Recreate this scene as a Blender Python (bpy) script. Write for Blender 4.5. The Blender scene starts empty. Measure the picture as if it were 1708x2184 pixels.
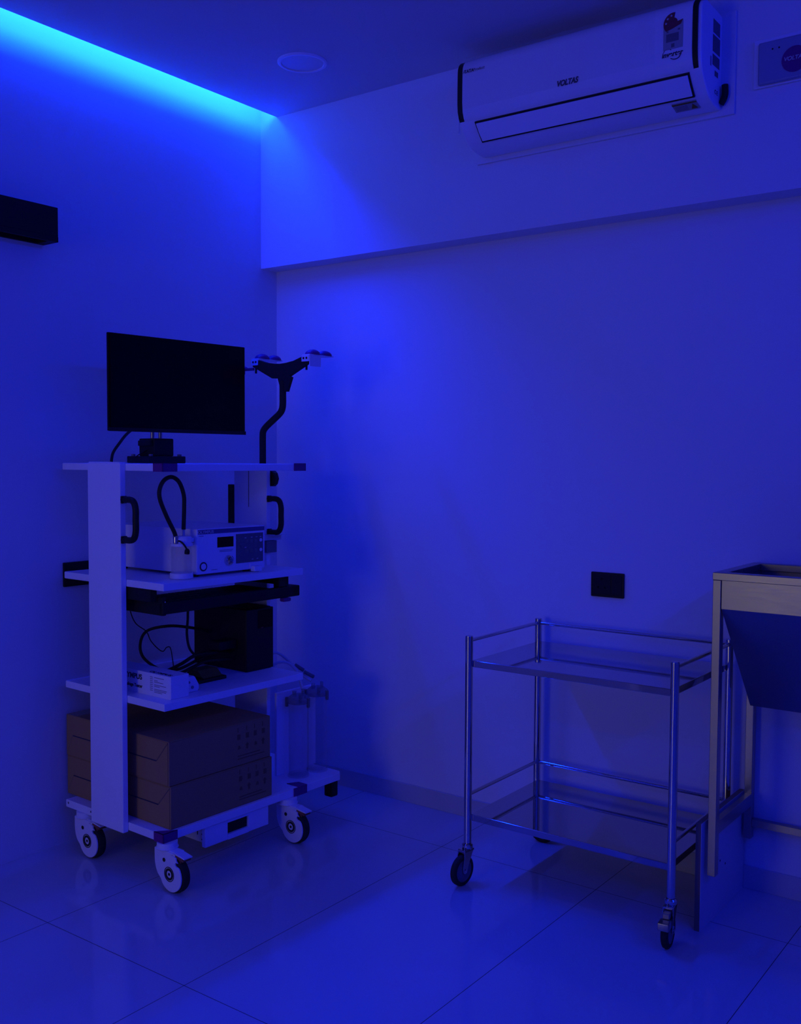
import bpy, bmesh, math
from mathutils import Vector, Matrix

# ------------------------------------------------------------------ camera, world, lights, exposure
scene = bpy.context.scene
COL = scene.collection
scene.view_settings.view_transform = 'Standard'
scene.view_settings.look = 'None'
scene.view_settings.exposure = 0.0
scene.view_settings.gamma = 1.0
scene.view_settings.use_curve_mapping = False
scene.cycles.use_denoising = True
scene.cycles.max_bounces = 12
scene.cycles.diffuse_bounces = 8
scene.cycles.sample_clamp_indirect = 6.0

FPX, YAW, PITCH, ROLL = 2157.74, -0.6374, -0.0509, 0.0049
CAMLOC = Vector((3.0923, -3.259, 1.378))
cam_data = bpy.data.cameras.new('camera')
cam = bpy.data.objects.new('camera', cam_data)
COL.objects.link(cam)
fwd = Vector((math.sin(YAW) * math.cos(PITCH), math.cos(YAW) * math.cos(PITCH), math.sin(PITCH)))
rgt = Vector((math.cos(YAW), -math.sin(YAW), 0))
upv = rgt.cross(fwd)
r2 = math.cos(ROLL) * rgt + math.sin(ROLL) * upv
u2 = -math.sin(ROLL) * rgt + math.cos(ROLL) * upv
cam.matrix_world = Matrix(((r2.x, u2.x, -fwd.x, CAMLOC.x), (r2.y, u2.y, -fwd.y, CAMLOC.y),
                           (r2.z, u2.z, -fwd.z, CAMLOC.z), (0, 0, 0, 1)))
cam_data.sensor_fit = 'VERTICAL'
cam_data.sensor_height = 36.0
cam_data.lens = FPX * 36.0 / 2184.0
cam_data.clip_start = 0.05
scene.camera = cam

world = bpy.data.worlds.new('world')
scene.world = world
world.use_nodes = True
world.node_tree.nodes['Background'].inputs[0].default_value = (0, 0, 0, 1)

BLUE = (0.0006, 0.012, 1.0)
CYAN = (0.004, 0.082, 1.0)
PALE = (1.0, 0.86, 0.80)


def area_light(name, loc, normal, along, sx, sy, power, color):
    d = bpy.data.lights.new(name, 'AREA')
    d.shape = 'RECTANGLE'
    d.size, d.size_y = sx, sy
    d.energy = power
    d.color = color
    o = bpy.data.objects.new(name, d)
    z = -Vector(normal).normalized()
    y = Vector(along).normalized()
    x = y.cross(z).normalized()
    y = z.cross(x)
    o.matrix_world = Matrix(((x.x, y.x, z.x, loc[0]), (x.y, y.y, z.y, loc[1]), (x.z, y.z, z.z, loc[2]), (0, 0, 0, 1)))
    COL.objects.link(o)
    return o


# LED strips: in the gap of the left ceiling cove (washing the wall and spilling into the room), in the right cove, an unseen fill strip added on the camera side,
# and the pale light of the corridor beyond the open doorway behind the camera
area_light('cove_and_fill_strip', (0.150, -0.83, 2.872), (-1.0, 0, 0.0), (0, 1, 0), 0.06, 1.42, 15.5, CYAN)
area_light('cove_and_fill_strip', (0.005, -0.83, 2.912), (1.0, 0, -0.2), (0, 1, 0), 0.10, 1.42, 80.0, BLUE)
area_light('cove_and_fill_strip', (0.005, -2.85, 2.912), (1.0, 0, -0.2), (0, 1, 0), 0.10, 2.60, 8.0, BLUE)
area_light('cove_and_fill_strip', (4.50, -2.3, 2.812), (-0.8, 0, -0.6), (0, 1, 0), 0.012, 3.4, 43.0, BLUE)
area_light('cove_and_fill_strip', (2.3, -4.30, 2.812), (0, 0.8, -0.6), (1, 0, 0), 0.012, 3.6, 15.0, BLUE)  # added fill for surfaces facing the camera; the ceiling has no cove here
area_light('corridor_lamp', (0.85, -6.5, 1.20), (0, 1, 0), (0, 0, 1), 1.3, 2.0, 9.6, PALE)


# ------------------------------------------------------------------ materials
def mat(name, color, rough=0.5, metal=0.0, spec=0.5, bump=0.0, bscale=60.0, trans=0.0, ior=1.45, coat=0.0):
    m = bpy.data.materials.new(name)
    m.use_nodes = True
    nt = m.node_tree
    b = nt.nodes['Principled BSDF']
    b.inputs['Base Color'].default_value = (*color, 1)
    b.inputs['Roughness'].default_value = rough
    b.inputs['Metallic'].default_value = metal
    b.inputs['Specular IOR Level'].default_value = spec
    b.inputs['IOR'].default_value = ior
    b.inputs['Transmission Weight'].default_value = trans
    b.inputs['Coat Weight'].default_value = coat
    if bump:
        tc = nt.nodes.new('ShaderNodeTexCoord')
        n = nt.nodes.new('ShaderNodeTexNoise')
        n.inputs['Scale'].default_value = bscale
        n.inputs['Detail'].default_value = 4
        bp = nt.nodes.new('ShaderNodeBump')
        bp.inputs['Strength'].default_value = bump
        bp.inputs['Distance'].default_value = 0.01
        nt.links.new(tc.outputs['Object'], n.inputs['Vector'])
        nt.links.new(n.outputs['Fac'], bp.inputs['Height'])
        nt.links.new(bp.outputs['Normal'], b.inputs['Normal'])
    return m


def floor_material():
    m = bpy.data.materials.new('polished_floor_tile')
    m.use_nodes = True
    nt = m.node_tree
    L = nt.links
    b = nt.nodes['Principled BSDF']
    tc = nt.nodes.new('ShaderNodeTexCoord')
    sp = nt.nodes.new('ShaderNodeSeparateXYZ')
    L.new(tc.outputs['Object'], sp.inputs[0])

    def M(op, a, bb):
        n = nt.nodes.new('ShaderNodeMath')
        n.operation = op
        for i, v in enumerate((a, bb)):
            if v is None:
                continue
            if isinstance(v, (int, float)):
                n.inputs[i].default_value = v
            else:
                L.new(v, n.inputs[i])
        return n.outputs[0]

    def line(coord, off, period):
        f = M('FRACT', M('DIVIDE', M('SUBTRACT', coord, off), period), None)
        d = M('MULTIPLY', M('SUBTRACT', 0.5, M('ABSOLUTE', M('SUBTRACT', f, 0.5), None)), period)
        return M('LESS_THAN', d, 0.0011)
    g = M('MAXIMUM', line(sp.outputs['X'], 0.502 - 6.0, 0.6), line(sp.outputs['Y'], -1.5147 - 12.0, 1.2))
    noise = nt.nodes.new('ShaderNodeTexNoise')
    noise.inputs['Scale'].default_value = 1.7
    noise.inputs['Detail'].default_value = 6
    L.new(tc.outputs['Object'], noise.inputs['Vector'])
    ramp = nt.nodes.new('ShaderNodeValToRGB')
    ramp.color_ramp.elements[0].color = (0.53, 0.52, 0.51, 1)
    ramp.color_ramp.elements[1].color = (0.60, 0.59, 0.58, 1)
    L.new(noise.outputs['Fac'], ramp.inputs[0])
    mx = nt.nodes.new('ShaderNodeMix')
    mx.data_type = 'RGBA'
    L.new(g, mx.inputs[0])
    L.new(ramp.outputs[0], mx.inputs[6])
    mx.inputs[7].default_value = (0.05, 0.05, 0.05, 1)
    L.new(mx.outputs[2], b.inputs['Base Color'])
    r = M('ADD', M('MULTIPLY', g, 0.5), 0.09)
    L.new(r, b.inputs['Roughness'])
    b.inputs['IOR'].default_value = 1.5
    return m


def ply_material():
    m = bpy.data.materials.new('plywood_edge')
    m.use_nodes = True
    nt = m.node_tree
    b = nt.nodes['Principled BSDF']
    tc = nt.nodes.new('ShaderNodeTexCoord')
    w = nt.nodes.new('ShaderNodeTexWave')
    w.bands_direction = 'X'
    w.inputs['Scale'].default_value = 90
    w.inputs['Distortion'].default_value = 1.5
    r = nt.nodes.new('ShaderNodeValToRGB')
    r.color_ramp.elements[0].color = (0.22, 0.13, 0.07, 1)
    r.color_ramp.elements[1].color = (0.42, 0.28, 0.16, 1)
    nt.links.new(tc.outputs['Object'], w.inputs['Vector'])
    nt.links.new(w.outputs['Fac'], r.inputs[0])
    nt.links.new(r.outputs[0], b.inputs['Base Color'])
    b.inputs['Roughness'].default_value = 0.7
    return m


def steel_material(name, color, rough, stretch):
    m = mat(name, color, rough, 1.0)
    nt = m.node_tree
    b = nt.nodes['Principled BSDF']
    tc = nt.nodes.new('ShaderNodeTexCoord')
    mp = nt.nodes.new('ShaderNodeMapping')
    mp.inputs['Scale'].default_value = stretch
    n = nt.nodes.new('ShaderNodeTexNoise')
    n.inputs['Scale'].default_value = 9
    n.inputs['Detail'].default_value = 5
    mr = nt.nodes.new('ShaderNodeMapRange')
    mr.inputs[3].default_value = rough * 0.8
    mr.inputs[4].default_value = rough * 1.25
    nt.links.new(tc.outputs['Object'], mp.inputs[0])
    nt.links.new(mp.outputs[0], n.inputs['Vector'])
    nt.links.new(n.outputs['Fac'], mr.inputs[0])
    nt.links.new(mr.outputs[0], b.inputs['Roughness'])
    return m


M_WALL = mat('white_wall_paint', (0.76, 0.75, 0.74), 0.75, spec=0.25, bump=0.03, bscale=220)
M_CEIL = mat('white_ceiling_paint', (0.66, 0.65, 0.64), 0.8, spec=0.2, bump=0.02, bscale=200)
M_FLOOR = floor_material()
M_BASEB = mat('baseboard_tile', (0.55, 0.54, 0.53), 0.25)
M_LAM = mat('white_laminate', (0.86, 0.86, 0.90), 0.38, bump=0.01, bscale=300)
M_WHITE = mat('white_plastic', (0.82, 0.82, 0.86), 0.35)
M_WHITE2 = mat('offwhite_plastic', (0.62, 0.61, 0.60), 0.4)
M_BLACK = mat('black_plastic', (0.012, 0.012, 0.013), 0.45, spec=0.3)
M_BLACKM = mat('black_powder_coat', (0.016, 0.015, 0.015), 0.6, spec=0.25)
M_SCREEN = mat('dark_screen', (0.004, 0.004, 0.005), 0.35, spec=0.12)
M_RUBBER = mat('dark_rubber', (0.03, 0.03, 0.03), 0.7, spec=0.2)
M_GREY = mat('grey_plastic', (0.16, 0.16, 0.16), 0.5)
M_PURPLE = mat('violet_bumper', (0.16, 0.012, 0.17), 0.5)
M_CARD = mat('brown_cardboard', (0.40, 0.25, 0.10), 0.85, spec=0.1, bump=0.05, bscale=90)
M_CARDP = mat('cardboard_print', (0.22, 0.13, 0.055), 0.9, spec=0.1)
M_NAVY = mat('navy_band', (0.06, 0.06, 0.20), 0.4)
M_INK = mat('dark_ink', (0.03, 0.03, 0.06), 0.6)
M_INKL = mat('grey_ink', (0.22, 0.22, 0.26), 0.7)
M_PALE = mat('pale_print', (0.55, 0.55, 0.55), 0.6)
M_CHROME = mat('polished_chrome', (0.66, 0.64, 0.62), 0.06, 1.0)
M_MIRROR = steel_material('polished_steel', (0.56, 0.54, 0.52), 0.045, (1, 1, 1))
M_STEEL = steel_material('brushed_steel', (0.42, 0.40, 0.38), 0.31, (2, 2, 40))


def clear_material(name, tint, color, rough, lo, hi):
    """thin clear plastic: straight transmission with a surface sheen that grows towards the rim"""
    m = mat(name, color, rough)
    nt = m.node_tree
    b = nt.nodes['Principled BSDF']
    out = nt.nodes['Material Output']
    tr = nt.nodes.new('ShaderNodeBsdfTransparent')
    tr.inputs[0].default_value = (*tint, 1)
    lw = nt.nodes.new('ShaderNodeLayerWeight')
    lw.inputs[0].default_value = 0.35
    mr = nt.nodes.new('ShaderNodeMapRange')
    mr.inputs[3].default_value = lo
    mr.inputs[4].default_value = hi
    mx = nt.nodes.new('ShaderNodeMixShader')
    nt.links.new(lw.outputs['Facing'], mr.inputs[0])
    nt.links.new(mr.outputs[0], mx.inputs[0])
    nt.links.new(tr.outputs[0], mx.inputs[1])
    nt.links.new(b.outputs[0], mx.inputs[2])
    nt.links.new(mx.outputs[0], out.inputs[0])
    return m


M_GLASS = clear_material('clear_plastic', (0.96, 0.96, 0.97), (0.75, 0.76, 0.78), 0.10, 0.02, 0.22)
M_SMOKE = clear_material('smoky_clear_plastic', (0.72, 0.72, 0.75), (0.40, 0.41, 0.44), 0.15, 0.25, 0.6)
M_PLYE = ply_material()
M_PLYF = mat('plywood_laminate_face', (0.62, 0.60, 0.58), 0.5)
M_OCHRE = mat('dull_ochre', (0.20, 0.14, 0.02), 0.8)
M_PEDAL = mat('brown_red_pedal', (0.25, 0.08, 0.04), 0.5)
M_LABEL = mat('grey_paper_label', (0.36, 0.36, 0.34), 0.7)
M_LABELD = mat('dark_paper_label', (0.14, 0.14, 0.15), 0.7)
M_RED = mat('red_print', (0.20, 0.03, 0.04), 0.5)
M_STAB = mat('stabilizer_front', (0.30, 0.33, 0.42), 0.35)
M_FILM = clear_material('clear_film', (0.95, 0.95, 0.96), (0.85, 0.85, 0.87), 0.25, 0.25, 0.7)
M_WRAP = clear_material('clear_wrap', (0.985, 0.985, 0.99), (0.80, 0.80, 0.82), 0.10, 0.03, 0.30)
M_ACP = mat('glossy_white_panel', (0.80, 0.79, 0.78), 0.20, bump=0.3, bscale=6, coat=0.3)


# ------------------------------------------------------------------ geometry helpers
def box(bm, x0, x1, y0, y1, z0, z1, bev=0.0, seg=2):
    vs = [bm.verts.new(p) for p in ((x0, y0, z0), (x1, y0, z0), (x1, y1, z0), (x0, y1, z0),
                                    (x0, y0, z1), (x1, y0, z1), (x1, y1, z1), (x0, y1, z1))]
    fs = [bm.faces.new([vs[i] for i in f]) for f in
          ((0, 3, 2, 1), (4, 5, 6, 7), (0, 1, 5, 4), (1, 2, 6, 5), (2, 3, 7, 6), (3, 0, 4, 7))]
    if bev:
        es = list({e for f in fs for e in f.edges})
        bmesh.ops.bevel(bm, geom=es, offset=bev, segments=seg, profile=0.5, affect='EDGES', clamp_overlap=True)
    return vs


def prism(bm, poly, fn, a, b, bev=0.0, seg=2):
    """poly: list of 2-D points; fn(u, v, w) -> xyz; extruded from w=a to w=b."""
    A = [bm.verts.new(fn(u, v, a)) for u, v in poly]
    Bv = [bm.verts.new(fn(u, v, b)) for u, v in poly]
    n = len(poly)
    fs = [bm.faces.new(A[::-1]), bm.faces.new(Bv)]
    for i in range(n):
        fs.append(bm.faces.new((A[i], A[(i + 1) % n], Bv[(i + 1) % n], Bv[i])))
    bmesh.ops.recalc_face_normals(bm, faces=fs)
    if bev:
        es = list({e for f in fs[:2] for e in f.edges})
        bmesh.ops.bevel(bm, geom=es, offset=bev, segments=seg, profile=0.5, affect='EDGES', clamp_overlap=True)


def frame_of(d):
    d = Vector(d).normalized()
    a = Vector((0, 0, 1)) if abs(d.z) < 0.9 else Vector((1, 0, 0))
    x = a.cross(d).normalized()
    return x, d.cross(x)


def tube(bm, pts, r, seg=12, smooth=True, cap=True):
    pts = [Vector(p) for p in pts]
    if smooth and len(pts) > 2:
        out = []
        n = len(pts)
        for i in range(n - 1):
            p0, p1, p2, p3 = pts[max(i - 1, 0)], pts[i], pts[i + 1], pts[min(i + 2, n - 1)]
            for k in range(8):
                t = k / 8
                out.append(0.5 * ((2 * p1) + (p2 - p0) * t + (2 * p0 - 5 * p1 + 4 * p2 - p3) * t * t +
                                  (3 * p1 - p0 - 3 * p2 + p3) * t ** 3))
        out.append(pts[-1])
        pts = out
    rings = []
    x = None
    for i, p in enumerate(pts):
        d = (pts[min(i + 1, len(pts) - 1)] - pts[max(i - 1, 0)]).normalized()
        if x is None:
            x, y = frame_of(d)
        else:
            x = (x - d * x.dot(d)).normalized()
            y = d.cross(x)
        rr = r[i] if isinstance(r, (list, tuple)) else r
        rings.append([bm.verts.new(p + x * rr * math.cos(2 * math.pi * k / seg) + y * rr * math.sin(2 * math.pi * k / seg))
                      for k in range(seg)])
    for a, b in zip(rings, rings[1:]):
        for k in range(seg):
            bm.faces.new((a[k], a[(k + 1) % seg], b[(k + 1) % seg], b[k]))
    if cap:
        bm.faces.new(rings[0][::-1])
        bm.faces.new(rings[-1])


def cyl(bm, p0, p1, r, seg=24):
    tube(bm, [p0, p1], r, seg, smooth=False)


def revolve(bm, prof, c=(0, 0, 0), axis='z', seg=32, closed=False):
    """prof: list of (radius, height) along the axis through c; closed joins last ring to the first."""
    rings = []
    for r, h in prof:
        ring = []
        for k in range(seg):
            a = 2 * math.pi * k / seg
            u, v = r * math.cos(a), r * math.sin(a)
            p = (u, v, h) if axis == 'z' else (u, h, v) if axis == 'y' else (h, u, v)
            ring.append(bm.verts.new((c[0] + p[0], c[1] + p[1], c[2] + p[2])))
        rings.append(ring)
    fs = []
    pairs = list(zip(rings, rings[1:])) + ([(rings[-1], rings[0])] if closed else [])
    for a, b in pairs:
        for k in range(seg):
            fs.append(bm.faces.new((a[k], a[(k + 1) % seg], b[(k + 1) % seg], b[k])))
    if not closed:
        fs.append(bm.faces.new(rings[0][::-1]))
        fs.append(bm.faces.new(rings[-1]))
    bmesh.ops.recalc_face_normals(bm, faces=fs)


def dome(bm, c, rx, ry, rz, seg=20, rows=7):
    rings = []
    for i in range(rows):
        t = math.pi / 2 * i / rows
        rings.append([bm.verts.new((c[0] + rx * math.cos(t) * math.cos(2 * math.pi * k / seg),
                                    c[1] + ry * math.cos(t) * math.sin(2 * math.pi * k / seg),
                                    c[2] + rz * math.sin(t))) for k in range(seg)])
    top = bm.verts.new((c[0], c[1], c[2] + rz))
    bm.faces.new(rings[0][::-1])
    for a, b in zip(rings, rings[1:]):
        for k in range(seg):
            bm.faces.new((a[k], a[(k + 1) % seg], b[(k + 1) % seg], b[k]))
    for k in range(seg):
        bm.faces.new((rings[-1][k], rings[-1][(k + 1) % seg], top))


def obj(name, bm, material, parent=None, origin=(0, 0, 0), loc=None):
    if any(origin):
        bmesh.ops.translate(bm, verts=bm.verts, vec=[-c for c in origin])
    bm.normal_update()
    for f in bm.faces:
        f.smooth = True
    for e in bm.edges:
        e.smooth = len(e.link_faces) == 2 and e.calc_face_angle(0) < math.radians(32)
    me = bpy.data.meshes.new(name)
    bm.to_mesh(me)
    bm.free()
    me.materials.append(material)
    o = bpy.data.objects.new(name, me)
    COL.objects.link(o)
    wn = o.modifiers.new('weighted_normal', 'WEIGHTED_NORMAL')
    wn.keep_sharp = True
    wn.weight = 100
    if parent:
        o.parent = parent
    if loc:
        o.location = loc
    return o


def new():
    return bmesh.new()


def struct(name, bm, m):
    o = obj(name, bm, m)
    o['kind'] = 'structure'
    return o


KO, KA = Vector((0.066, -1.14, 0)), math.radians(-2.3)     # frame of the tall cart: x front, y along its width


def kworld(p):
    c, s = math.cos(KA), math.sin(KA)
    return Vector((KO.x + c * p[0] - s * p[1], KO.y + s * p[0] + c * p[1], p[2]))


class Thing:
    """An Empty at the thing's base; parts are given in the room's (or the cart's) coordinates."""

    def __init__(s, name, label, cat, base, group=None, cart=False, rot=0.0):
        s.base = Vector(base)
        s.e = bpy.data.objects.new(name, None)
        COL.objects.link(s.e)
        s.e.empty_display_size = 0.05
        s.e.location = kworld(base) if cart else s.base
        s.e.rotation_euler = (0, 0, (KA if cart else 0.0) + rot)
        s.e['label'] = label
        s.e['category'] = cat
        if group:
            s.e['group'] = group

    def part(s, name, bm, m, parent=None, label=None):
        o = obj(name, bm, m, parent or s.e, origin=s.base)
        if label:
            o['label'] = label
        return o

    def text(s, name, body, size, m, pos, xd, yd, parent=None, shear=0.0, ext=0.0004, sx=1.0, bold=0.0):
        cu = bpy.data.curves.new('t', 'FONT')
        cu.body = body
        cu.size = size
        cu.extrude = ext
        cu.shear = shear
        cu.offset = bold
        cu.align_x = 'CENTER'
        cu.align_y = 'CENTER'
        t = bpy.data.objects.new('t', cu)
        COL.objects.link(t)
        dg = bpy.context.evaluated_depsgraph_get()
        me = bpy.data.meshes.new_from_object(t.evaluated_get(dg))
        bpy.data.objects.remove(t)
        x = Vector(xd)
        y = Vector(yd)
        z = x.cross(y)
        p = Vector(pos) - s.base
        me.transform(Matrix(((x.x * sx, y.x, z.x, p.x), (x.y * sx, y.y, z.y, p.y), (x.z * sx, y.z, z.z, p.z), (0, 0, 0, 1))))
        me.materials.clear()
        me.materials.append(m)
        o = bpy.data.objects.new(name, me)
        COL.objects.link(o)
        o.parent = parent or s.e
        return o


def dup_part(src, parent, loc, rotz=None):
    c = src.copy()
    COL.objects.link(c)
    c.parent = parent
    c.location = loc
    if rotz is not None:
        c.rotation_euler = (0, 0, rotz)
    for ch in list(src.children):
        d = ch.copy()
        COL.objects.link(d)
        d.parent = c
    return c


def tag(o, label, cat, group=None):
    o['label'] = label
    o['category'] = cat
    if group:
        o['group'] = group
    return o


# ------------------------------------------------------------------ the room
RX, RY, RZ = 4.6, -4.4, 3.05
CZ = 2.815
b = new(); box(b, -0.15, RX + 0.15, RY - 2.4, 0.15, -0.12, 0.0); struct('floor', b, M_FLOOR)
b = new(); box(b, -0.15, 0.0, RY, 0.15, 0.0, RZ); struct('wall_left', b, M_WALL)
b = new(); box(b, 0.0, RX, 0.0, 0.15, 0.0, RZ); struct('wall_back', b, M_WALL)
b = new(); box(b, RX, RX + 0.15, RY, 0.15, 0.0, RZ); struct('wall_right', b, M_WALL)
b = new()
box(b, -0.15, 0.20, RY - 0.15, RY, 0.0, RZ)
box(b, 1.50, RX + 0.15, RY - 0.15, RY, 0.0, RZ)
box(b, 0.20, 1.50, RY - 0.15, RY, 2.1, RZ)
struct('wall_front', b, M_WALL)
b = new(); box(b, 0.093, RX - 0.093, RY, -0.0956, CZ, CZ + 0.012)
struct('ceiling', b, M_CEIL)
b = new(); box(b, -0.15, RX + 0.15, RY - 0.15, 0.15, RZ, RZ + 0.1)
struct('ceiling_upper', b, M_CEIL)
b = new(); box(b, 0.0, RX, -0.0956, 0.0, 2.1946, RZ); struct('trim_1', b, M_WALL)
b = new(); box(b, 0.0, RX, -0.008, 0.0, 0.0, 0.0735, 0.001, 1); struct('baseboard_back', b, M_BASEB)

# ------------------------------------------------------------------ tall endoscopy cart
T = Thing('endoscopy_cart', 'tall white equipment cart on big white casters in the corner by the left wall', 'equipment cart', (0, 0, 0), cart=True)
cart = T.e
# base shelf, runs on to the right past the side panel
b = new()
poly = [(0.0, 0.0), (0.54, 0.0), (0.54, 0.835), (0.52, 0.855), (0.0, 0.855)]
prism(b, poly, lambda u, v, w: (u, v, w), 0.155, 0.183, 0.003)
base = T.part('base_shelf', b, M_LAM)
for x, z in ((0.0135, 0.172), (0.148, 0.170)):
    b = new(); cyl(b, (x, 0.001, z), (x, -0.0008, z), 0.004, 12)
    T.part('screw_cap', b, M_GREY, base)
for z0, z1 in ((0.580, 0.605), (0.963, 0.987)):
    b = new(); box(b, 0.004, 0.55, 0.0, 0.625, z0, z1, 0.003)
    T.part('shelf', b, M_LAM)
b = new(); box(b, 0.0, 0.55, 0.0, 0.632, 1.340, 1.364, 0.003)
top = T.part('top_shelf', b, M_LAM)
# side panels
for y0, y1, zt in ((-0.022, 0.0, 1.3655), (0.625, 0.645, 1.340)):
    b = new(); box(b, 0.18, 0.36, y0, y1, 0.150 if y0 < 0 else 0.183, zt, 0.004)
    T.part('side_panel', b, M_LAM)
# end caps on the left panel's top
b = new(); box(b, 0.185, 0.355, -0.020, 0.004, 1.3655, 1.3685, 0.001, 1)
T.part('panel_cap', b, M_LAM, T.e.children[-2])


def bumper(x0, x1, y0, y1, z0, z1, cx, cy, par, sx=1, sy=1):
    """violet corner guard wrapped round the shelf corner at (cx, cy)"""
    t = 0.003
    b = new()
    box(b, cx - 0.045, cx + t, cy - t, cy, z0 - 0.001, z1 + 0.002) if sy < 0 else box(b, cx - 0.045, cx + t, cy, cy + t, z0 - 0.001, z1 + 0.002)
    if sy < 0:
        box(b, cx, cx + t, cy - t, cy + 0.055, z0 - 0.001, z1 + 0.002)
    else:
        box(b, cx, cx + t, cy - 0.055, cy + t, z0 - 0.001, z1 + 0.002)
    # triangular top leaf
    s = -1 if sy < 0 else 1
    prism(b, [(cx - 0.045, cy + s * t), (cx + t, cy + s * t), (cx + t, cy - s * 0.055)], lambda u, v, w: (u, v, w), z1, z1 + 0.002)
    return T.part('corner_bumper', b, M_PURPLE, par, 'violet corner guard')


bumper(0, 0, 0, 0, 1.340, 1.364, 0.55, 0.0, top, sy=-1)
bumper(0, 0, 0, 0, 1.340, 1.364, 0.55, 0.632, top, sy=1)
bumper(0, 0, 0, 0, 0.155, 0.183, 0.54, 0.0, base, sy=-1)
# fourth guard folded over the base's front edge
b = new()
box(b, 0.540, 0.5435, 0.585, 0.652, 0.154, 0.185)
prism(b, [(0.5435, 0.612), (0.5435, 0.652), (0.500, 0.652), (0.478, 0.612)], lambda u, v, w: (u, v, w), 0.183, 0.1855)
T.part('corner_bumper', b, M_PURPLE, base, 'violet guard on the front edge')


# casters
def cart_caster():
    b = new()
    # forks: teardrop plates both sides, bridge on top and swivel neck; pivot at the origin, wheel trails to +x
    cx, cz, R = 0.042, 0.058, 0.052
    prof = [(-0.037, 0.133), (-0.037, 0.100), (-0.0355, 0.084), (-0.031, 0.068), (-0.0225, 0.052)]
    a0 = math.radians(203)
    n = 22
    for i in range(n + 1):
        a = a0 + (math.radians(360 + 38) - a0) * i / n
        prof.append((cx + R * math.cos(a), cz + R * math.sin(a)))
    # notch then up to the bridge
    nx, nz = 0.069, 0.100
    for i in range(7):
        a = math.radians(-70 - 40 * i)
        prof.append((nx + 0.007 * math.cos(a) + 0.003, nz + 0.007 * math.sin(a)))
    prof += [(0.070, 0.112), (0.068, 0.121), (0.046, 0.125), (0.064, 0.133)]
    prism(b, prof, lambda u, v, w: (u, w, v), -0.0225, -0.0165, 0.0015, 1)
    prism(b, [(-0.037, 0.133), (-0.037, 0.095), (-0.02, 0.060), (0.030, 0.050), (0.055, 0.050), (0.060, 0.095), (0.060, 0.133)], lambda u, v, w: (u, w, v), 0.0165, 0.0205, 0.001, 1)
    box(b, -0.037, 0.060, -0.018, 0.018, 0.112, 0.136, 0.004)
    revolve(b, [(0.034, 0.134), (0.036, 0.1365), (0.036, 0.1385), (0.033, 0.140), (0.033, 0.155)])
    h = obj('caster', b, M_WHITE, cart)
    b = new()
    revolve(b, [(0.010, -0.0150), (0.050, -0.0150), (0.056, -0.012), (0.058, -0.006), (0.058, 0.006), (0.056, 0.012), (0.050, 0.0150), (0.010, 0.0150)],
            (cx, 0, 0.058), 'y', 40)
    obj('wheel', b, M_RUBBER, h)
    y0, y1 = -0.0238, -0.0222
    for r0, r1 in ((0.0215, 0.0238), (0.0118, 0.0192)):
        b = new()
        revolve(b, [(r0, y0), (r1, y0), (r1, y1), (r0, y1)], (cx - 0.005, 0, 0.062), 'y', 32, closed=True)
        obj('hub_ring', b, M_RUBBER, h)
    for cx2, cz2, r in ((cx - 0.005, 0.062, 0.0045), (0.012, 0.103, 0.0065)):
        b = new()
        cyl(b, (cx2, y0, cz2), (cx2, y1, cz2), r, 20)
        obj('bolt_hole', b, M_RUBBER, h)
    b = new()
    prism(b, [(0.048, 0.126), (0.066, 0.117), (0.096, 0.112), (0.100, 0.117), (0.078, 0.128)], lambda u, v, w: (u, w, v), -0.016, 0.016, 0.001, 1)
    box(b, 0.066, 0.078, -0.010, 0.010, 0.098, 0.118, 0.001, 1)
    obj('brake_pedal', b, M_PEDAL, h)
    b = new()
    prism(b, [(0.055, 0.134), (0.056, 0.128), (0.104, 0.122), (0.105, 0.126)], lambda u, v, w: (u, w, v), -0.017, 0.017, 0.001, 1)
    obj('brake_tab', b, M_WHITE, h)
    return h


c0 = cart_caster()
c0.location = (0.530, 0.0235, 0)
for p in ((0.085, 0.0235, 0), (0.530, 0.566, 0), (0.085, 0.566, 0)):
    dup_part(c0, cart, p)
b = new(); box(b, 0.475, 0.515, 0.815, 0.853, 0.085, 0.155, 0.006)
T.part('foot_block', b, M_BLACK)

# drawer slung under the base
b = new()
box(b, 0.16, 0.512, 0.196, 0.454, 0.090, 0.152)
dr = T.part('drawer', b, M_WHITE2)
b = new()
box(b, 0.512, 0.530, 0.180, 0.280, 0.083, 0.1535, 0.002, 1)
box(b, 0.512, 0.530, 0.375, 0.470, 0.083, 0.1535, 0.002, 1)
box(b, 0.512, 0.530, 0.280, 0.375, 0.083, 0.101)
box(b, 0.512, 0.530, 0.280, 0.375, 0.142, 0.1535)
T.part('drawer_front', b, M_LAM, dr)
b = new(); box(b, 0.5125, 0.521, 0.2815, 0.3735, 0.1025, 0.1405)
T.part('pull_recess', b, M_BLACK, dr, 'black recessed finger pull')
for z in (0.100, 0.118, 0.136):
    b = new(); cyl(b, (0.495, 0.197, z), (0.495, 0.195, z), 0.003, 10)
    T.part('slide_screw', b, M_BLACK, dr)
b = new(); box(b, 0.470, 0.474, 0.195, 0.197, 0.112, 0.138)
T.part('slide_slot', b, M_BLACK, dr)


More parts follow.
